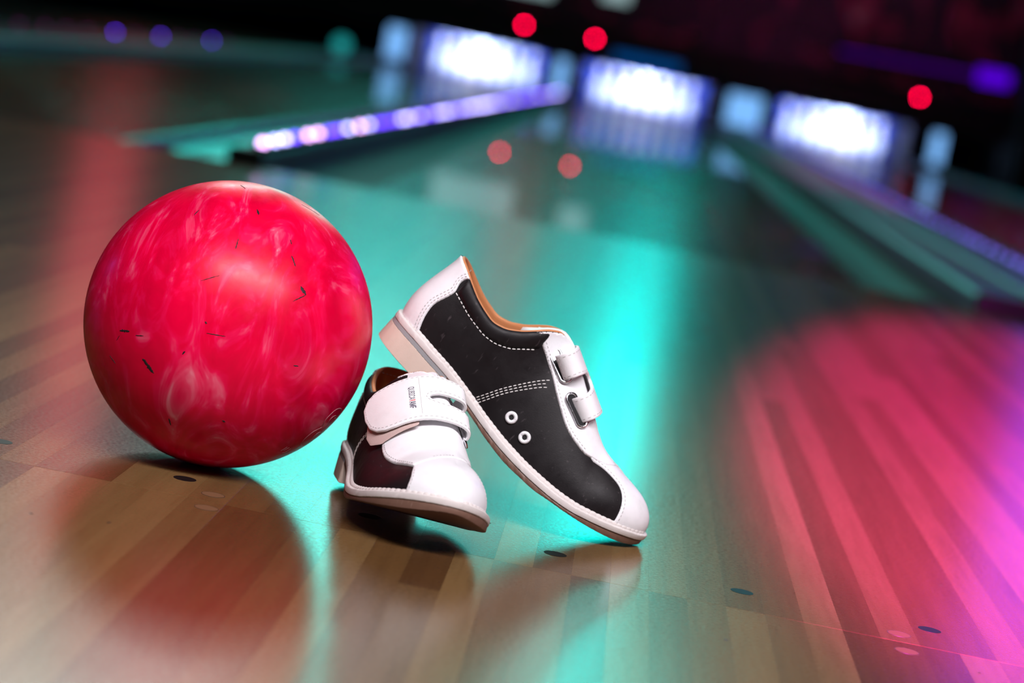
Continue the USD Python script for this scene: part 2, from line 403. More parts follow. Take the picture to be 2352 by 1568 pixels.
obj('lit_print', box(-1.80, -1.02, 22.845, 22.862, 0.90, 1.5, 0.003), M['print'], mask)
obj('lit_print', box(-0.56, -0.30, 22.845, 22.862, 0.98, 1.22, 0.003), M['print'], mask)
M['bluedim'] = glow('blue_strip', (0.0, 0.055, 0.22), 0.9)  # light reflected on the pinsetter, put in as a dim blue glow
obj('blue_strip', box(-0.34, 0.30, 22.825, 22.842, 0.44, 0.53, 0.003), M['bluedim'], mask)
M['tealdot'] = glow('teal_lamp', (0.02, 0.42, 0.42), 0.8)  # unidentified teal spot, added as a glowing ball on an invented stand
t = thing('signal_lamp', label='round teal glow added on a low stand at the end of the unlit far left lane', cat='lamp')
obj('lens', trimesh.creation.icosphere(subdivisions=3, radius=0.075).apply_translation((-2.85, 22.6, 0.10)), M['tealdot'], t)
obj('stand', cat([disc(-2.85, 22.6, 0.05, 0.0, 0.02), disc(-2.85, 22.6, 0.015, 0.02, 0.06)]), M['black'], t)
tag(obj('pillar', box(3.43, 4.6, 22.2, 24.8, -0.16, 5.0), M['black']), 'black pillar closing the pin end at far right', 'pillar')
for i, (x, z, lab) in enumerate(((-1.22, 0.605, 'leftmost of the three'), (-0.545, 0.605, 'middle one of the three'), (2.53, 0.65, 'rightmost of the three'))):
    t = thing('indicator_lamp', label=f'small round red indicator lamp above the pins, {lab}', cat='lamp')
    m = trimesh.creation.cylinder(0.016, 0.02, sections=24); m.apply_transform(trimesh.transformations.rotation_matrix(np.pi / 2, [1, 0, 0])); m.apply_translation((x, 22.82, z))
    obj('lens', m, M['red'], t)
    m = trimesh.creation.annulus(0.016, 0.024, 0.03, sections=24); m.apply_transform(trimesh.transformations.rotation_matrix(np.pi / 2, [1, 0, 0])); m.apply_translation((x, 22.829, z))
    obj('bezel', m, M['black'], t)
t = thing('blacklight_tube', label='violet blacklight tube glowing above the right lane', cat='lamp')
obj('tube', tube([(1.7, 22.75, 0.93), (3.0, 22.75, 0.95)], 0.016, 10), M['blackl'], t)
obj('end_lamp', tube([(3.0, 22.75, 0.95), (3.3, 22.75, 0.955)], 0.07, 14), M['blackl2'], t)
obj('reflector', box(1.65, 3.34, 22.76, 22.859, 0.86, 1.04), M['black'], t)

# ------------------------------------------------------------------ bowling shoes (millimetres; x heel to toe, m towards the inner side, z up)
OUT = np.array([(0, 0), (1.5, 11), (8, 21.5), (22, 29), (50, 30.5), (85, 29.5), (115, 34), (148, 42.5), (175, 47), (200, 46), (222, 39.5), (238, 29.5), (247.5, 18), (251, 7)] +
               [(248, -6), (239, -19.5), (221, -34.5), (198, -44.5), (172, -48.5), (145, -46), (115, -40.5), (85, -35), (50, -32.5), (22, -29.5), (8, -21.5), (1.5, -11)], float)
_cl = np.vstack([OUT, OUT[:1]])
_cu = np.r_[0, np.cumsum(np.linalg.norm(np.diff(_cl, axis=0), axis=1))]
_spl = CubicSpline(_cu, _cl, bc_type='periodic')
_tt = np.linspace(0, _cu[-1], 4001)
_ol = _spl(_tt)
_it = int(np.argmin(np.abs(_tt - _cu[13])))


def half_curve(side, inset):
    """Sole edge from heel centre to toe centre on one side, moved inwards."""
    d = _spl(_tt, 1); d /= np.linalg.norm(d, axis=1, keepdims=True)
    nrm = np.stack([d[:, 1], -d[:, 0]], 1)            # the curve runs clockwise seen from above
    c = _ol[:_it + 1] if side > 0 else _ol[_it:][::-1]
    n = nrm[:_it + 1] if side > 0 else nrm[_it:][::-1]
    p = c + n * inset
    s = np.r_[0, np.cumsum(np.linalg.norm(np.diff(p, axis=0), axis=1))]
    return s / s[-1], p


ZF = PchipInterpolator([0, 23, 40, 56, 69, 85, 103, 127, 149, 170, 190, 206, 222, 235, 251], [29, 28, 26, 24, 21.5, 18, 14, 10.5, 9.5, 10, 12, 15.5, 19.5, 23, 27])        # top of the welt
ZB = PchipInterpolator([55, 75, 91, 114, 137, 158, 176, 195, 222, 239, 252], [14.5, 11.5, 8.5, 3, 0.2, 0.4, 2.6, 4.8, 9, 13, 18.5])                        # bottom of the sole
GP = np.array([(9, 0, 90), (10.5, 9, 89.5), (17, 17, 87), (28, 22.5, 81.5), (40, 25, 76), (50, 26, 73), (58, 26.5, 71.5), (66, 26.5, 73), (77, 25, 79), (87, 22, 87.5), (95, 17, 94), (103, 11, 97.5),
               (110, 6.5, 96), (115, 4.5, 94), (124, 6, 88.5), (134, 7.5, 82.5), (147, 9, 74.5), (161, 10, 66), (172, 10.5, 58.5), (183, 10.5, 52.8), (196, 10, 49.5), (208, 9, 47.8), (216, 8, 46.8)], float)
_gu = np.r_[0, np.cumsum(np.linalg.norm(np.diff(GP, axis=0), axis=1))]
_gs = PchipInterpolator(_gu, GP)
_gd = np.linspace(0, _gu[-1], 2001)
_gx = _gs(_gd)[:, 0]
SIDE = {}
for _sd in (1, -1):
    s_, p_ = half_curve(_sd, 4.6)
    fx = PchipInterpolator(s_[::20].tolist() + [1.0001], np.vstack([p_[::20], p_[-1:]]))
    sx = lambda x, p_=p_, s_=s_: float(np.interp(x, p_[:, 0], s_))
    pairs = [(4.6, 9), (30, 29), (60, 58), (86, 84), (105, 100), (120, 114), (135, 128), (155, 148), (175, 168), (195, 184), (213, 196), (232, 207), (246.4, 216)]
    SIDE[_sd] = (fx, [0.0] + [sx(a) for a, b in pairs[1:-1]] + [1.0])
_gm = PchipInterpolator((np.array(SIDE[1][1]) + np.array(SIDE[-1][1])) / 2, [float(np.interp(b, _gx, _gd)) for a, b in pairs])
SIDE = {k: (v[0], _gm) for k, v in SIDE.items()}


def smooth01(x, a, b):
    t = np.clip((x - a) / (b - a), 0, 1); return t * t * (3 - 2 * t)


def upper(s, v):
    """Point of the shoe's upper at station s (0 heel .. 1 toe), v 0..1 up the inner side and 1..2 down the outer side."""
    s, v = np.broadcast_arrays(np.asarray(s, float), np.asarray(v, float))
    out = np.zeros(s.shape + (3,))
    for sd in (1, -1):
        k = (v <= 1) if sd > 0 else (v > 1)
        if not k.any():
            continue
        ss = np.clip(s[k], 0, 1); t = np.clip(v[k] if sd > 0 else 2 - v[k], 0, 1.0)
        fx, gm = SIDE[sd]
        F2 = fx(ss); F = np.c_[F2, ZF(F2[:, 0]) - 1.0]
        G = _gs(gm(ss)); gx = G[:, 0]
        yr = np.interp(gx, [0, 60, 85, 100, 115, 124], [0, 0.5, 2.0, 3.5, 4.5, 6.0])       # centre line of the instep
        if sd < 0:
            G[:, 1] = np.where(gx >= 115, G[:, 1], 2 * yr - G[:, 1])
        e = 1e-3
        d = fx(np.clip(ss + e, 0, 1)) - fx(np.clip(ss - e, 0, 1)); d /= np.linalg.norm(d, axis=1, keepdims=True)
        o = np.stack([-d[:, 1], d[:, 0]], 1) * sd           # outwards
        kt = smooth01(ss, 0.99, 0.9995)[:, None]; kh = (1 - smooth01(ss, 0.0005, 0.006))[:, None]
        o = o * (1 - kt) + kt * np.array([1.0, 0]); o = o * (1 - kh) - kh * np.array([1.0, 0])
        o = np.c_[o, np.zeros(len(o))]
        dz = (G - F)[:, 2]; hd = (F - G)[:, :2]; hl = np.linalg.norm(hd, axis=1); hdn = np.c_[hd / (hl[:, None] + 1e-9), np.zeros(len(o))]
        L = np.linalg.norm(G - F, axis=1)
        ridge = smooth01(gx, 88, 122)[:, None]; toe = smooth01(gx, 180, 205)[:, None]
        up = np.array([0, 0, 1.0])
        iny = np.zeros_like(o); iny[:, 1] = -sd
        inward = iny * (1 - toe) - hdn * toe; inward /= np.linalg.norm(inward, axis=1, keepdims=True)
        full = 1.05 + 0.5 * toe[:, 0]
        heel = (1 - smooth01(ss, 0.03, 0.12))[:, None]
        T0c = L[:, None] * (up * 1.0 + o * ((0.24 if sd > 0 else 0.36) * (1 - heel) + 0.40 * heel)); T1c = L[:, None] * (up * 0.9 - o * (0.10 - 0.05 * heel))
        T0r = dz[:, None] * full[:, None] * 1.02 * up + o * 5.0
        T1r = hl[:, None] * full[:, None] * 1.1 * inward
        T0 = T0c * (1 - ridge) + T0r * ridge; T1 = T1c * (1 - ridge) + T1r * ridge
        t = t[:, None]
        out[k] = (2 * t**3 - 3 * t**2 + 1) * F + (t**3 - 2 * t**2 + t) * T0 + (-2 * t**3 + 3 * t**2) * G + (t**3 - t**2) * T1
    return out


def upper_normal(s, v, seam=True):
    e = 2e-3
    s, v = np.broadcast_arrays(np.asarray(s, float), np.asarray(v, float))
    ds = upper(np.clip(s + e, 0, 1), v) - upper(np.clip(s - e, 0, 1), v)
    v1, v0 = np.clip(v + e, 0, 2), np.clip(v - e, 0, 2)
    same = (v1 > 1) == (v0 > 1)
    col = (s < S_OPEN)
    v1 = np.where(col & ~same, np.where(v <= 1, 1.0, v1), v1); v0 = np.where(col & ~same, np.where(v > 1, 1.0 + 1e-9, v0), v0)
    dv = upper(s, v1) - upper(s, v0)
    n = np.cross(ds, dv); n /= np.linalg.norm(n, axis=-1, keepdims=True) + 1e-12
    if seam and (s > 0.9995).any():
        k = s > 0.9995
        n[k] = n[k] + upper_normal(s[k], 2 - v[k], False); n[k] /= np.linalg.norm(n[k], axis=-1, keepdims=True) + 1e-12
    return n


S_OPEN = float(np.interp(115, _gs(SIDE[1][1](np.linspace(0, 1, 1000)))[:, 0], np.linspace(0, 1, 1000)))
_n = upper_normal(np.array([0.5]), np.array([0.5]))[0]
NSIGN = 1.0 if _n[1] > 0 else -1.0
LS, LV = 300.0, 78.0                                       # near-isometric domain scale in mm
_gs_, _gv_ = np.meshgrid(np.linspace(0, 1, 501), np.linspace(0, 1, 221), indexing='ij')
_gp = upper(_gs_, _gv_)
from scipy.spatial import cKDTree
_tree = cKDTree(_gp.reshape(-1, 3)[:, [0, 2]])


def sv_of(xz, dz=5.0):
    """Stations (s, v) of points given in the inner side view (traced with the ground 5 mm lower)."""
    d, i = _tree.query(np.asarray(xz, float) + [0, dz], k=4)
    w = 1 / (d + 0.05); w /= w.sum(1, keepdims=True)
    return np.stack([(_gs_.ravel()[i] * w).sum(1), (_gv_.ravel()[i] * w).sum(1)], 1)


def dense(poly, step):
    ls = shapely.geometry.LineString(poly.exterior.coords)
    n = max(8, int(ls.length / step))
    return np.array([ls.interpolate(k / n, normalized=True).coords[0] for k in range(n)])


def edges_cut(poly, step):
    c = np.array(poly.exterior.coords); out = []
    for a, b in zip(c[:-1], c[1:]):
        n = max(1, int(np.ceil(np.linalg.norm(b - a) / step)))
        out.append(a + (b - a) * (np.arange(n) / n)[:, None])
    return np.vstack(out)


def flat_patch(poly, res, edge, cut=False):
    """Triangles of a plane region: points, faces, distance to the rim."""
    pts = [edges_cut(poly, res * 0.6) if cut else dense(poly, res * 0.6)]
    for q in (0.35, 1.0):
        b = poly.buffer(-edge * q)
        for g in getattr(b, 'geoms', [b]):
            if not g.is_empty:
                pts.append(dense(g, res * 0.8))
    x0, y0, x1, y1 = poly.bounds
    gx, gy = np.meshgrid(np.arange(x0, x1, res), np.arange(y0, y1, res * 0.87)); gx = gx + (np.arange(gx.shape[0])[:, None] % 2) * res / 2
    g = np.c_[gx.ravel(), gy.ravel()]
    inner = poly.buffer(-edge * 1.5)
    if not inner.is_empty:
        pts.append(g[shapely.contains_xy(inner, g[:, 0], g[:, 1])])
    p = np.vstack(pts); tri = Delaunay(p).simplices
    c = p[tri].mean(1); tri = tri[shapely.contains_xy(poly, c[:, 0], c[:, 1])]
    a = p[tri]; ar = (a[:, 1, 0] - a[:, 0, 0]) * (a[:, 2, 1] - a[:, 0, 1]) - (a[:, 1, 1] - a[:, 0, 1]) * (a[:, 2, 0] - a[:, 0, 0])
    tri = tri[np.abs(ar) > 1e-5]; ar = ar[np.abs(ar) > 1e-5]
    tri[ar < 0] = tri[ar < 0][:, ::-1]
    d = shapely.distance(shapely.points(p), poly.exterior)
    return p, tri, d


def surf_patch(poly_sv, thick, base=-0.4, res=2.2, edge=1.0, profile=None, cut=False):
    """A leather piece on the upper: rounded rim, top at `thick` above the shell."""
    P = Polygon([(s * LS, v * LV) for s, v in poly_sv]).buffer(0)
    P = max(getattr(P, 'geoms', [P]), key=lambda g: g.area)
    p, f, d = flat_patch(P, res, edge, cut)
    s, v = p[:, 0] / LS, p[:, 1] / LV
    r = np.clip(d / edge, 0, 1)
    h = base + (thick - base) * np.sqrt(1 - (1 - r) ** 2)
    if profile is not None:
        h = profile(s, v, d, h)
    q = upper(s, v) + upper_normal(s, v) * NSIGN * h[:, None]
    return q, f


def arc_on(sv, n, off):
    sv = np.asarray(sv, float)
    u = np.r_[0, np.cumsum(np.linalg.norm(np.diff(sv * [LS, LV], axis=0), axis=1))]
    f = PchipInterpolator(u, sv) if len(sv) > 2 else (lambda t: sv[0] + (sv[1] - sv[0]) * (t / u[-1])[:, None])
    q = f(np.linspace(0, u[-1], n))
    return upper(q[:, 0], q[:, 1]) + upper_normal(q[:, 0], q[:, 1]) * NSIGN * off


def stitch_line(sv, off, pitch=3.4, fill=0.62, r=0.34):
    p = arc_on(sv, 400, off)
    u = np.r_[0, np.cumsum(np.linalg.norm(np.diff(p, axis=0), axis=1))]
    ms = []
    n = int(u[-1] / pitch)
    for k in range(n):
        t = (k + 0.5 + np.linspace(-fill / 2, fill / 2, 4)) * pitch
        q = np.stack([np.interp(t, u, p[:, i]) for i in range(3)], 1)
        ms.append(tube(q, [r * 0.6, r, r, r * 0.6], 5))
    return cat(ms)


def offset_line(sv, dist):
    l = LineString([(s * LS, v * LV) for s, v in sv]).parallel_offset(abs(dist), 'left' if dist > 0 else 'right')
    l = max(getattr(l, 'geoms', [l]), key=lambda g: g.length)
    c = np.array(l.coords) / [LS, LV]
    return c if np.linalg.norm(c[0] - np.asarray(sv[0])) < np.linalg.norm(c[-1] - np.asarray(sv[0])) else c[::-1]


def slab(inset, ztop, zbot, clip=None, res=5.0, rnd=0.8):
    """A layer of the sole between two heights over the outline."""
    P = Polygon(_ol[::12]).buffer(-inset) if inset > 0 else Polygon(_ol[::12])
    if clip is not None:
        P = P.intersection(shapely.box(clip[0], -100, clip[1], 100))
    p, f, d = flat_patch(P, res, 1.2)
    n = len(p); bd = dense(P, res * 0.6); nb = len(bd)
    top = np.c_[p, ztop(p[:, 0])]; bot = np.c_[p, zbot(p[:, 0])]
    k = np.clip(1 - d / 1.2, 0, 1) ** 2 * rnd
    top[:, 2] -= k; bot[:, 2] += k * 0.6
    v = np.vstack([top, bot]); i = np.arange(nb); j = (i + 1) % nb
    side = np.vstack([np.c_[i, i + n, j + n], np.c_[i, j + n, j]])
    ex = np.array(P.exterior.coords)
    if shapely.LinearRing(ex).is_ccw is False:
        side = side[:, ::-1]
    return v, np.vstack([f, f[:, ::-1] + n, side])


def grid_faces(a, b, wrap=False):
    i, j = np.meshgrid(np.arange(a - 1), np.arange(b if wrap else b - 1), indexing='ij')
    i, j = i.ravel(), j.ravel(); l = (j + 1) % b
    return np.vstack([np.c_[i * b + j, (i + 1) * b + j, (i + 1) * b + l], np.c_[i * b + j, (i + 1) * b + l, i * b + l]])


# traced lines of the inner side view
T_COUNTER = [(25, 76), (21, 71), (22, 67), (23, 65), (20, 55), (17, 46), (18, 36), (21, 27), (23, 22)]
T_COLLAR = [(23, 65), (35, 61), (45, 58), (56, 56), (66, 56), (74, 58), (82, 62), (89, 68), (97, 74)]
T_EYE = [(86, 83), (93, 79.5), (101, 74), (118, 64), (135, 53), (153, 43), (168, 39), (182, 38.5)]
T_TOE = [(182, 38.5), (195, 39.5), (208, 38), (216, 32.5), (220, 25), (222, 14)]
T_TRI = [(84, 13), (89, 22), (96, 35), (105, 47), (119, 62)]
SLOTS = [(117.0, 73.5), (147.0, 57.5)]


def smooth_sv(sv, n=36):
    sv = np.asarray(sv, float)
    u = np.r_[0, np.cumsum(np.linalg.norm(np.diff(sv * [LS, LV], axis=0), axis=1))]
    k = u[1:] > u[:-1] + 1e-9
    keep = np.r_[True, k]
    f = PchipInterpolator(u[keep], sv[keep])
    q = f(np.linspace(0, u[-1], n))
    for _ in range(3):
        q[1:-1] = 0.25 * q[:-2] + 0.5 * q[1:-1] + 0.25 * q[2:]
    return q


def mirror(sv):
    sv = np.asarray(sv, float).copy(); sv[:, 1] = np.maximum(2 - sv[:, 1], 1.0005); return sv


def make_shoe(matrix, sgn, strap_tab, **kw):
    """One velcro bowling shoe. sgn: -1 puts the inner side at -y (left shoe), +1 at +y (right shoe)."""
    t = thing('bowling_shoe', matrix=matrix, **kw)

    def put(name, m, material, parent=t, smooth=50, label=None):
        v, f, _ = meshkit.arrays(m)
        v = v * [0.001, 0.001 * sgn, 0.001]
        if sgn < 0:
            f = f[:, ::-1]
        o = obj(name, (v, f), material, parent, smooth)
        return tag(o, label)

    # --- sole
    wt = lambda x: ZF(x) + 0.2
    wb = lambda x: ZF(x) - 5.2
    put('welt', slab(0, wt, wb, rnd=1.2), M['welt'], label='off-white welt of the sole')
    put('outsole', slab(0.7, lambda x: wb(x) + 0.2, lambda x: np.minimum(ZB(np.clip(x, 55, 252)), wb(x) - 0.6), clip=(57, 260), rnd=0.6), M['outsole'], label='scuffed brown leather outsole')
    put('heel_stripe', slab(0.5, lambda x: wb(x) + 0.2, lambda x: wb(x) - 3.2, clip=(-5, 60), rnd=0.2), M['stripe'], label='grey stripe in the heel')
    put('heel', slab(0.3, lambda x: wb(x) - 3.0, lambda x: 5.0 - 0.085 * x, clip=(-5, 60), rnd=0.7), M['heel'], label='cream rubber heel block')
    # scalloped edge where the upper meets the welt
    for sd in (1, -1):
        s = np.linspace(0.02, 0.985, 900); fx = SIDE[sd][0](s)
        b = 1.75 + 0.45 * np.abs(np.sin(np.pi * s * 62)) ** 0.7
        p = np.c_[fx, ZF(fx[:, 0]) + 0.5]
        put('welt_edge', tube(p, b, 8), M['welt'])
    # --- upper shell
    for sd in (1, -1):
        S = np.linspace(0, 1, 131); V = np.linspace(0, 1, 33) if sd > 0 else np.linspace(2, 1 + 1e-9, 33)
        a, b = np.meshgrid(S, V, indexing='ij')
        put('quarter', (upper(a, b).reshape(-1, 3), grid_faces(131, 33)[:, ::(1 if sd > 0 else -1)]), M['leather_black'], label='dark leather side')
        # lining and its rim
        s2 = S[S < S_OPEN + 0.02]; k = len(s2)
        vv = np.linspace(1, 0.0, 25) if sd > 0 else np.linspace(1 + 1e-9, 2.0, 25)
        a, b = np.meshgrid(s2, vv, indexing='ij')
        n = upper_normal(a, b) * NSIGN
        n[:, 0] = n[:, 1]
        inn = upper(a, b) - n * 3.4
        rim = upper(a[:, :1], b[:, :1]) - n[:, :1] * np.array([0.0, 0.8, 1.8, 2.8])[None, :, None] + np.array([0, 0, 1.0]) * np.array([-0.4, 0.9, 1.1, 0.6])[None, :, None]
        g = np.concatenate([rim, inn], 1)
        put('lining', (g.reshape(-1, 3), grid_faces(k, g.shape[1])), M['lining'], label='tan inner lining')
    P = Polygon(_ol[::12]).buffer(-9).intersection(shapely.box(0, -60, 215, 60))
    p, f, d = flat_patch(P, 6, 1.0)
    put('insole', (np.c_[p, ZF(p[:, 0]) + 2.0], f), M['lining'])
    # --- overlays
    counter = sv_of(T_COUNTER)
    counter[0, 1] = 1.0; counter[-1, 1] = 0.0; counter = smooth_sv(counter)
    for sd in (1, -1):
        c = counter if sd > 0 else mirror(counter)
        top, botm = (0.0, 1.0), (0.0, 0.0)
        poly = list(map(tuple, c)) + ([(0, 0), (0, 1)] if sd > 0 else [(0, 2), (0, 1.0005)])
        # the rim at the heel seam stays closed: no rounding there
        q, f = surf_patch(poly, 1.3, profile=lambda s, v, d, h: np.where(s < 0.012, 1.3, h))
        put('heel_counter', (q, f), M['leather_white'], label='white heel counter')
        for o in (-2.2, -4.4):
            l = offset_line(c[1:], o if sd > 0 else -o)
            put('stitching', stitch_line(l, 1.45, 3.0, 0.6, 0.28), M['thread_grey'])
    colr = smooth_sv(sv_of(T_COLLAR))
    for sd in (1, -1):
        c = colr if sd > 0 else mirror(colr)
        tops = [(s, 1.0 if sd > 0 else 1.0005) for s in np.linspace(c[-1][0], c[0][0] + 0.0, 30)]
        poly = list(map(tuple, c)) + tops

        def roll(s, v, d, h):
            tt = np.where(v <= 1, v, 2 - v)
            lo = np.interp(s, colr[:, 0], colr[:, 1])
            u = np.clip((tt - lo) / np.maximum(1 - lo, 0.02), 0, 1)
            e = np.clip(np.minimum(s - colr[0, 0], colr[-1, 0] - s) / 0.012, 0, 1)
            return -0.2 + 3.0 * np.sqrt(np.clip(1 - (2 * u - 1) ** 2, 0, 1)) * np.sqrt(e)
        q, f = surf_patch(poly, 2.4, profile=roll)
        put('collar', (q, f), M['leather_black'], label='padded dark collar')
        put('stitching', stitch_line(offset_line(c, -1.2 if sd > 0 else 1.2), 0.25, 3.6, 0.66, 0.42), M['thread'])
    tri = smooth_sv(sv_of(T_TRI), 20)
    for sd in (1, -1):
        c = tri if sd > 0 else mirror(tri)
        for k in range(3):
            l = c if k == 0 else offset_line(c, -2.1 * k if sd > 0 else 2.1 * k)
            put('stitching', stitch_line(l, 0.25, 3.6, 0.68, 0.36), M['thread'])
    eye = sv_of(T_EYE[:-2] + [(170, 39), (174, 38.8)]); toe = sv_of([(176, 40.0)] + T_TOE)
    eye[0, 1] = 1.0; toe[-1, 1] = 0.0
    toe = np.vstack([toe[:1], smooth_sv(toe[1:], 24)])
    eyeL = mirror(eye[:4]); eyeL[:, 1] += [0.0, 0.0, 0.01, 0.03]
    eyeL = np.vstack([eyeL, [(0.560, 1.555), (0.598, 1.588), (0.652, 1.605), (0.688, 1.598), (0.728, 1.565), (0.792, 1.540), (0.835, 1.528)]])
    eye, eyeL = smooth_sv(eye), smooth_sv(eyeL)
    toeL = np.array([(0.828, 1.50), (0.845, 1.59), (0.860, 1.70), (0.866, 1.79), (0.868, 1.887), (0.868, 2.0)])
    low = [(0.842, 1.40), (0.846, 1.25), (0.838, 1.10), (0.815, 0.92), (0.775, 0.74)]        # front edge of the vamp across the instep
    back = np.linspace(eye[0, 0], S_OPEN, 12)
    me = [tuple(x) for x in eye]; ml = [tuple(x) for x in eyeL[::-1]]
    me[0] = (me[0][0], 0.9995); ml[-1] = (ml[-1][0], 1.0005)
    slit = [(q, 1.0005) for q in back[1:]] + [(q, 0.9995) for q in back[::-1][:-1]]
    vamp_poly = me + low[::-1] + ml + slit

    def vamp_h(s, v, d, h):
        return np.where((s < S_OPEN) & (np.abs(v - 1) < 0.004), 1.3, h)
    put('vamp', surf_patch(vamp_poly, 1.6, res=2.0, profile=vamp_h), M['leather_white'], label='white leather vamp')
    for c, q in ((eye, 2.6), (eyeL, -2.6)):
        put('stitching', stitch_line(offset_line(c, q), 1.7, 3.0, 0.6, 0.26), M['thread_grey'])
    put('stitching', stitch_line(offset_line([tuple(eyeL[-1])] + low + [tuple(eye[-1])], -6.0)[2:-2], 1.7, 3.0, 0.6, 0.24), M['thread_grey'])
    toe_poly = [tuple(x) for x in toe] + [(q, 0.0) for q in np.linspace(toe[-1, 0], 1, 14)[1:]] + [(1.0, 1.0)] + [(q, 2.0) for q in np.linspace(1, 0.868, 14)] + [tuple(x) for x in toeL[::-1][1:]] + [(a - 0.012, b) for a, b in low]
    v, f = surf_patch(toe_poly, 1.0, res=2.2, profile=lambda s, v, d, h: np.where((s > 0.985) & (np.minimum(v, 2 - v) > 0.03), 1.0, h), cut=True)
    m = trimesh.Trimesh(v, f, process=False); m.merge_vertices(digits_vertex=2)
    put('toe_cap', m, M['leather_white'], label='white leather toe cap')
    for c, q in ((toe[1:], 2.6), (toeL[1:], -2.6)):
        put('stitching', stitch_line(offset_line(c, q), 1.1, 3.0, 0.6, 0.26), M['thread_grey'])
    # tongue behind the vamp
    xs = np.linspace(80, 117, 14); ws = np.linspace(-1, 1, 17)
    gd = np.interp(xs, _gx, _gd); G = _gs(gd)
    tg = np.zeros((14, 17, 3))
    for i in range(14):
        yc = float(np.interp(xs[i], [0, 60, 85, 100, 115, 124], [0, 0.5, 2.0, 3.5, 4.5, 6.0])); w = max(G[i, 1] - yc, 3.0) * 0.92
        tg[i, :, 0] = xs[i] - 3 * ws ** 2 + 1; tg[i, :, 1] = yc + w * ws; tg[i, :, 2] = G[i, 2] - 3.0 + 5.0 * (1 - ws ** 2) * smooth01(xs[i], 70, 95)
    lower = tg - [0, 0, 3.0]
    vt = np.vstack([tg.reshape(-1, 3), lower.reshape(-1, 3)]); fg = grid_faces(14, 17); n = 14 * 17
    rimi = np.r_[np.arange(0, 17), np.arange(33, n, 17), np.arange(n - 2, n - 18, -1), np.arange(n - 34, 0, -17)]
    j = np.roll(rimi, -1)
    put('tongue', (vt, np.vstack([fg, fg[:, ::-1] + n, np.c_[rimi, j, j + n], np.c_[rimi, j + n, rimi + n]])), M['leather_white'], label='white tongue')
    # --- vents, slots and straps
    for x, z in ((115, 23), (132, 19)):
        s, v = sv_of([(x, z)])[0]
        c = upper(s, v)[()]; nn = upper_normal(s, v) * NSIGN
        e1 = np.cross([0, 0, 1.0], nn); e1 /= np.linalg.norm(e1); e2 = np.cross(nn, e1)
        a = np.linspace(0, 2 * np.pi, 33)[:-1]
        put('vent_ring', tube(c + nn * 0.5 + 3.3 * (np.cos(a)[:, None] * e1 + np.sin(a)[:, None] * e2), 1.45, 10, closed=True), M['enamel'], label='white vent ring')
        m = trimesh.creation.cylinder(2.2, 0.8, sections=20)
        m.apply_transform(np.r_[np.c_[e1, e2, nn, c + nn * 0.15], [[0, 0, 0, 1]]])
        put('vent_hole', m, M['hole'])
    AX = np.array([0.880, 0, -0.475]); NN = np.array([0.475, 0, 0.880]); YY = np.array([0, 1.0, 0])
    mid = np.array([134, 0, 73.0]) + AX * (1.5 if strap_tab else 0.0)
    if True:
        for x, z in SLOTS:
            s, v = sv_of([(x, z)])[0]
            c = upper(s, v)[()]; nn = upper_normal(s, v) * NSIGN
            e1 = AX - nn * (AX @ nn); e1 /= np.linalg.norm(e1); e2 = np.cross(nn, e1)
            a = np.linspace(0, 2 * np.pi, 49)[:-1]
            lo = np.stack([np.where(np.cos(a) > 0, 1, -1) * 9.0 * (np.abs(np.cos(a)) > 1e-6) + 4.3 * np.cos(a), 4.3 * np.sin(a)], 1)
            ring_p = c + nn * 2.7 + lo[:, :1] * e1 + lo[:, 1:] * e2
            put('slot_ring', tube(ring_p, 1.05, 8, closed=True), M['chrome'], label='chrome slot ring')
            n = len(ring_p)
            put('slot_hole', (np.vstack([ring_p - nn * 0.2, (c + nn * 2.3)[None], ]), np.array([(i, (i + 1) % n, n) for i in range(n)])), M['hole'])
    # strap: path across the instep in the plane (m, along NN), measured from mid
    path = np.array([(21.0, -3.0), (23.5, -1.0), (25.6, 2.0), (26.0, 6.0), (23.6, 9.6), (17.5, 12.2), (8, 13.4), (-2, 12.6), (-11, 9.6), (-19, 4.6), (-26, -1.8), (-32, -9.0), (-37, -16.5), (-40.5, -23.0)], float)
    pu = np.r_[0, np.cumsum(np.linalg.norm(np.diff(path, axis=0), axis=1))]
    ps = CubicSpline(pu, path)

    def strap_pt(b, a, off):
        q = ps(b); d = ps(b, 1); d = d / np.linalg.norm(d, axis=1, keepdims=True)
        nr = np.stack([d[:, 1], -d[:, 0]], 1)
        nr = -nr
        q = q + nr * off[:, None]
        return mid + AX * a[:, None] + YY * q[:, :1] + NN * q[:, 1:]

    sep = 17.0
    if strap_tab:
        end = pu[-1]
        tabp = [(0.5, -sep - 9.6), (20, -sep - 9.8), (36, -sep - 10.2), (end - 12, -sep - 8.5), (end - 5, -sep - 5), (end - 0.5, -sep + 4), (end - 1, 0), (end - 4.5, sep - 4), (end - 10, sep + 4), (end - 17, sep + 8.6), (end - 25, sep + 10.2), (36, sep + 10.4), (20, sep + 9.8), (0.5, sep + 9.6),
                (0.5, sep - 9.6), (14, sep - 9.8), (36, sep - 11.6), (42, sep - 14), (44, sep - 17), (42, sep - 20), (36, -sep + 11.6), (14, -sep + 9.8), (0.5, -sep + 9.6)]
        polys = [('strap', Polygon(tabp).buffer(2.5).buffer(-6.0).buffer(3.5))]
    else:
        end = pu[-1]
        polys = [('strap', Polygon(tabp0).buffer(0)) for tabp0 in ([(0.5, -sep - 9.6), (end - 6, -sep - 9), (end, -sep), (end - 2, 0), (end, sep), (end - 6, sep + 9), (0.5, sep + 9.6), (0.5, sep - 9.6), (14, sep - 9.8), (28, sep - 11.2), (33, sep - 14), (34.6, sep - 17), (33, sep - 20), (28, -sep + 11.2), (14, -sep + 9.8), (0.5, -sep + 9.6)],)]
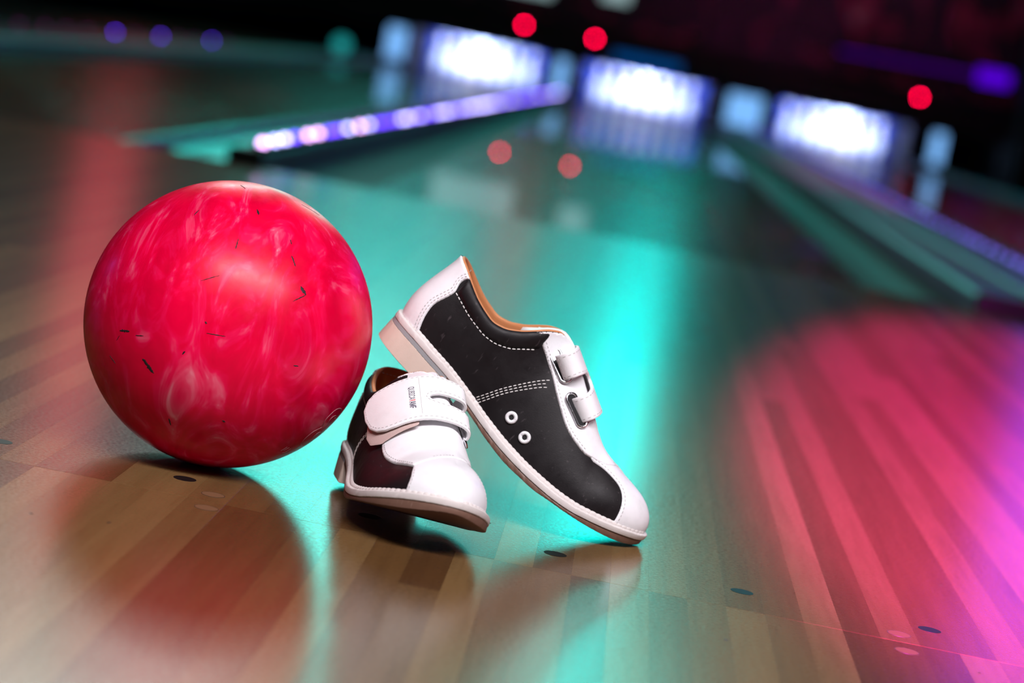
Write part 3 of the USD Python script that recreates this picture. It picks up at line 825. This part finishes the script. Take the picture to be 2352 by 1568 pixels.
    for nm, P in polys:
        P = max(getattr(P, 'geoms', [P]), key=lambda g: g.area)
        p, f, d = flat_patch(P, 1.8, 0.9)
        nb = len(dense(P, 1.8 * 0.6)); n = len(p)
        r = np.clip(d / 0.9, 0, 1); th = 1.25 * (0.55 + 0.45 * np.sqrt(1 - (1 - r) ** 2))
        topv = strap_pt(p[:, 0], p[:, 1], -th); botv = strap_pt(p[:, 0], p[:, 1], th)
        i = np.arange(nb); j = (i + 1) % nb
        so = put('strap', (np.vstack([topv, botv]), np.vstack([f, f[:, ::-1] + n, np.c_[i, i + n, j + n], np.c_[i, j + n, j]])), M['leather_strap'], label='white strap with two tails')
        Q = P.buffer(-2.3); Q = max(getattr(Q, 'geoms', [Q]), key=lambda g: g.area)
        c = dense(Q, 0.9); ms = []
        for k in range(0, len(c) - 3, 4):
            seg = c[k:k + 3]
            ms.append(tube(strap_pt(seg[:, 0], seg[:, 1], np.full(len(seg), -1.3)), 0.22, 4))
        put('strap_stitching', cat(ms), M['thread_grey'], so)
    # velcro pad under the strap end
    vp = Polygon([(54, -sep - 6), (76, -sep - 6), (end - 6, -sep + 2), (end - 1, sep - 2), (end - 4, sep + 8), (end - 12, sep + 14), (56, sep + 10)]).buffer(3)
    p, f, d = flat_patch(vp, 3.0, 1.0)
    put('velcro_pad', (strap_pt(p[:, 0], p[:, 1], 2.4 + 0.3 * np.clip(1 - d, 0, 1)), f), M['velcro'], label='pinkish beige velcro pad')
    if strap_tab:
        # printed lettering on the tab
        def lay(mesh, b0, a0, sc=1.0):
            v = np.array(mesh.vertices); fl = mesh.faces
            q = strap_pt(b0 - v[:, 1], a0 + v[:, 0], np.full(len(v), -1.25) - 0.10 * (v[:, 2] > v[:, 2].mean()))
            return q, fl
        h = 4.2
        m1 = meshkit.text_mesh('QUBICA', h, 0.2)
        m3 = meshkit.text_mesh('AMF', h, 0.2, bold=True)
        w1 = m1.bounds[1][0]
        tri_ = Polygon([(w1 + 0.4, h), (w1 + 1.3, h), (w1 + 1.75, 1.2), (w1 + 2.2, h), (w1 + 3.1, h), (w1 + 1.95, 0), (w1 + 1.55, 0)])
        m2 = trimesh.creation.extrude_polygon(tri_, 0.2, engine='earcut')
        m3.apply_translation((w1 + 3.5, 0, 0))
        tot = m3.bounds[1][0]
        kx = 27.0 / tot
        for nm, m, mt in (('lettering', m1, M['ink']), ('red_mark', m2, M['ink_red']), ('lettering', m3, M['ink'])):
            m = m.copy(); m.apply_scale((kx, 1, 1))
            m.apply_translation((-13.5, 0, 0))
            put(nm, lay(m, 58.0, 0.0), mt, so)
        l = np.array([(50.0, a) for a in np.linspace(-sep - 6, sep + 6, 60)])
        ms = [tube(strap_pt(l[k:k + 2, 0], l[k:k + 2, 1], np.full(2, -1.3)), 0.2, 4) for k in range(0, 58, 2)]
        put('strap_stitching', cat(ms), M['thread_grey'], so)
    return t


def leather(name, color, rough, spec=0.5, scuff=None):
    nodes = {'tc': ('texture_coordinate', {}), 'n': ('noise_texture', dict(scale=900.0, detail=3.0)), 'n2': ('noise_texture', dict(scale=60.0, detail=4.0, roughness=0.7)),
             'b': ('bump', dict(strength=0.12, distance=0.0004)), 'mr': ('map_range', dict(from_min=0.3, from_max=0.7, to_min=rough * 0.8, to_max=rough * 1.25)),
             'r': ('rgb_ramp', dict(ramp=[(0.0, tuple(c * 0.86 for c in color)), (0.5, color), (1.0, tuple(min(1, c * 1.05) for c in color))])),
             'p': ('principled_bsdf', dict(specular_ior_level=spec))}
    links = [('tc.object', 'n.vector'), ('tc.object', 'n2.vector'), ('n.fac', 'b.height'), ('b.normal', 'p.normal'), ('n2.fac', 'mr.value'), ('mr.result', 'p.roughness'), ('n2.fac', 'r.fac')]
    if scuff:
        nodes['mp'] = ('mapping', dict(rotation=(0, 0.5, 0), scale=(30.0, 60.0, 7.0)))
        nodes['sn'] = ('noise_texture', dict(scale=12.0, detail=2.0)); nodes['sr'] = ('rgb_ramp', dict(ramp=[(0.66, (0, 0, 0)), (0.80, (1, 1, 1))]))
        nodes['mx'] = ('mix_color', dict(blend_type='mix', b=scuff))
        links += [('tc.object', 'mp.vector'), ('mp.vector', 'sn.vector'), ('sn.fac', 'sr.fac'), ('sr.color', 'mx.fac'), ('r.color', 'mx.a'), ('mx.result', 'p.base_color')]
    else:
        links.append(('r.color', 'p.base_color'))
    return mat(name, nodes, links)


M['leather_black'] = leather('leather_black', (0.0095, 0.0075, 0.0085), 0.46, 0.22, scuff=(0.05, 0.042, 0.045))
M['leather_white'] = leather('leather_white', (0.82, 0.815, 0.84), 0.42)
M['leather_strap'] = leather('leather_strap', (0.85, 0.84, 0.855), 0.45)
M['welt'] = leather('welt_leather', (0.66, 0.61, 0.59), 0.6)
M['heel'] = leather('heel_rubber', (0.62, 0.50, 0.42), 0.55)
M['stripe'] = plain('heel_stripe_grey', (0.30, 0.31, 0.32), 0.5)
M['outsole'] = leather('outsole_leather', (0.16, 0.085, 0.06), 0.5, scuff=(0.30, 0.2, 0.16))
M['lining'] = leather('lining_leather', (0.52, 0.20, 0.075), 0.5)
M['velcro'] = plain('velcro_beige', (0.55, 0.40, 0.37), 0.9, bump=(1500.0, 0.5, 0.0006))
M['thread'] = plain('thread_white', (0.80, 0.78, 0.76), 0.6)
M['thread_grey'] = plain('thread_grey', (0.45, 0.42, 0.42), 0.7)
M['enamel'] = plain('enamel_white', (0.80, 0.80, 0.82), 0.25)
M['hole'] = plain('hole_black', (0.004, 0.004, 0.005), 0.8)
M['chrome'] = plain('chrome', (0.75, 0.75, 0.78), 0.14, metallic=1.0)
M['ink'] = plain('ink_dark', (0.07, 0.07, 0.10), 0.5)
M['ink_red'] = plain('ink_red', (0.70, 0.05, 0.06), 0.5)


def pose(origin_mm, fwd, up_hint, sgn, loc):
    """Matrix that puts the shoe point origin_mm at loc, with x along fwd."""
    x = np.array(fwd, float); x /= np.linalg.norm(x)
    y = np.cross(up_hint, x); y /= np.linalg.norm(y); z = np.cross(x, y)
    o = np.array(loc, float) - (x * origin_mm[0] + y * origin_mm[1] * sgn + z * origin_mm[2]) * 0.001
    return Gf.Matrix4d(*x, 0, *y, 0, *z, 0, *o, 1)


make_shoe(pose((251, 4, 17.5), (0.8609, 0.0, -0.5088), (0, 0, 1), -1, (0.0605, 1.788, 0.0012)), -1, False,
          label='dark brown and white bowling shoe standing on its toe, its heel against the ball', cat='shoe')
make_shoe(pose((140, 0, 0), (0.3016, -0.9509, 0.0698), (0.0853, 0.0998, 0.9913), 1, (-0.1125, 1.6884, 0.0095)), 1, True, label='black and white bowling shoe on the floor pointing forwards, its white strap closed', cat='shoe')

# ------------------------------------------------------------------ bowling ball
BC, BR = np.array([-0.2695, 1.7635, 0.106]), 0.106
M['ball'] = mat('ball_pearl_red', {
    'tc': ('texture_coordinate', {}),
    'mp': ('mapping', dict(scale=(28.0, 19.0, 12.0), rotation=(0.5, 0.9, 0.3))),
    'n': ('noise_texture', dict(scale=1.0, detail=3.0, roughness=0.55, distortion=3.2)),
    'n2': ('noise_texture', dict(scale=0.5, detail=2.0, distortion=1.5)),
    'r': ('rgb_ramp', dict(ramp=[(0.0, (0.62, 0.0, 0.025)), (0.46, (0.80, 0.0, 0.042)), (0.57, (0.86, 0.004, 0.075)), (0.68, (0.90, 0.06, 0.15)), (0.80, (0.96, 0.30, 0.38))])),
    'r2': ('rgb_ramp', dict(ramp=[(0.3, (0.72, 0.70, 0.70)), (0.65, (1.0, 1.0, 1.0))])),
    'm': ('mix_color', dict(blend_type='multiply', fac=1.0)),
    'f': ('noise_texture', dict(scale=90.0, detail=4.0)), 'fr': ('map_range', dict(from_min=0.3, from_max=0.75, to_min=0.26, to_max=0.40)),
    'b': ('bump', dict(strength=0.05, distance=0.001)),
    'p': ('principled_bsdf', dict(specular_ior_level=0.2))},
    [('tc.object', 'mp.vector'), ('mp.vector', 'n.vector'), ('mp.vector', 'n2.vector'), ('n.fac', 'r.fac'), ('n2.fac', 'r2.fac'), ('r.color', 'm.a'), ('r2.color', 'm.b'),
     ('m.result', 'p.base_color'), ('tc.object', 'f.vector'), ('f.fac', 'fr.value'), ('fr.result', 'p.roughness'), ('f.fac', 'b.height'), ('b.normal', 'p.normal')])
M['scuff'] = plain('ball_scuff', (0.016, 0.004, 0.007), 0.6)
M['engrave'] = plain('engraved_line', (0.50, 0.20, 0.24), 0.5)
ball = thing('bowling_ball', BC, label='glossy red swirled bowling ball resting on the wooden approach', cat='bowling ball')
sph = trimesh.creation.uv_sphere(BR, count=[96, 192])
obj('shell', sph, M['ball'], ball, smooth=True)


def on_sphere(a, b, n):
    a, b = np.array(a, float), np.array(b, float)
    p = a + (b - a) * np.linspace(0, 1, n)[:, None]
    return p / np.linalg.norm(p, axis=1, keepdims=True)


SCUFFS = [(((-.389, -.895, -.217), (-.297, -.907, -.299)), 1.5), (((-.59, -.804, -.077), (-.513, -.856, -.063)), .9), (((-.584, -.804, -.11), (-.602, -.784, -.15)), .25), (((-.464, -.882, -.077), (-.406, -.912, -.065)), .35),
          (((.429, -.653, .624), (.472, -.681, .56)), .55), (((.534, -.722, .44), (.58, -.715, .39)), 1.2), (((.58, -.715, .39), (.509, -.791, .339)), .4), (((-.096, -.925, .368), (.018, -.904, .427)), .3),
          (((.014, -.999, .047), (.142, -.989, .049)), .35), (((.072, -.735, .674), (.074, -.793, .604)), .4), (((.392, -.573, .72), (.408, -.597, .691)), .4), (((.122, -.484, .866), (.146, -.528, .837)), .8),
          (((-.251, -.554, .794), (-.274, -.598, .753)), .4), (((-.166, -.786, -.596), (-.15, -.748, -.647)), .6), (((.196, -.824, -.531), (.215, -.814, -.54)), .7), (((-.119, -.985, -.125), (-.104, -.99, -.099)), .6),
          (((-.644, -.716, -.269), (-.589, -.746, -.309)), .3), (((-.009, -.993, .12), (.006, -.994, .107)), .7), (((-.066, -.175, .982), (-.018, -.242, .97)), .5), (((.361, -.1, .927), (.489, -.035, .872)), .3), (((.594, -.801, -.078), (.625, -.777, -.08)), .5)]
for (a, b), w in SCUFFS:
    n = 14; p = on_sphere(a, b, n); d = np.gradient(p, axis=0); sd = np.cross(p, d); sd /= np.linalg.norm(sd, axis=1, keepdims=True)
    u = np.linspace(-1, 1, n); wd = w * 0.0011 * (np.sqrt(np.clip(1 - u ** 2, 0, 1)) * (0.6 + 0.8 * RNG.random(n)) + 0.08)
    jit = (RNG.random(n)[:, None] - 0.5) * sd * 0.0005 * w
    rows = []
    for k, h in ((-1, -0.0001), (-0.4, 0.00015), (0.4, 0.00015), (1, -0.0001)):
        q = p * BR + jit + sd * (wd * k)[:, None]; rows.append(q / np.linalg.norm(q, axis=1, keepdims=True) * (BR + h))
    v = np.stack(rows, 1).reshape(-1, 3)
    obj('scuff_mark', (v, grid_faces(n, 4)), M['scuff'], ball)
ENG = [[(.697, -.133, -.704), (.688, -.176, -.704), (.679, -.253, -.689), (.683, -.292, -.67), (.702, -.327, -.632), (.733, -.338, -.59), (.766, -.321, -.558), (.792, -.281, -.542), (.804, -.281, -.524), (.817, -.318, -.482), (.833, -.323, -.45),
        (.854, -.31, -.419), (.876, -.279, -.394), (.893, -.22, -.392), (.899, -.16, -.407), (.895, -.126, -.427)],
       [(.833, -.217, -.509), (.836, -.242, -.492), (.851, -.25, -.463), (.868, -.212, -.449), (.871, -.17, -.46), (.864, -.167, -.475)],
       [(.737, -.205, -.644), (.741, -.221, -.634), (.76, -.236, -.606), (.779, -.225, -.585), (.786, -.194, -.586), (.781, -.171, -.6)],
       [(.564, -.379, -.734), (.602, -.387, -.698)], [(.579, -.358, -.733), (.614, -.358, -.704)], [(.567, -.334, -.753), (.581, -.304, -.755), (.62, -.32, -.716)]]
for l in ENG:
    l = np.array(l); f = CubicSpline(np.arange(len(l)), l) if len(l) > 3 else None
    q = f(np.linspace(0, len(l) - 1, 60)) if f else np.vstack([on_sphere(l[i], l[i + 1], 8) for i in range(len(l) - 1)])
    q = q[np.r_[True, np.linalg.norm(np.diff(q, axis=0), axis=1) > 1e-6]]
    q /= np.linalg.norm(q, axis=1, keepdims=True)
    obj('engraved_line', tube(q * (BR + 0.00005), 0.00028, 6), M['engrave'], ball)
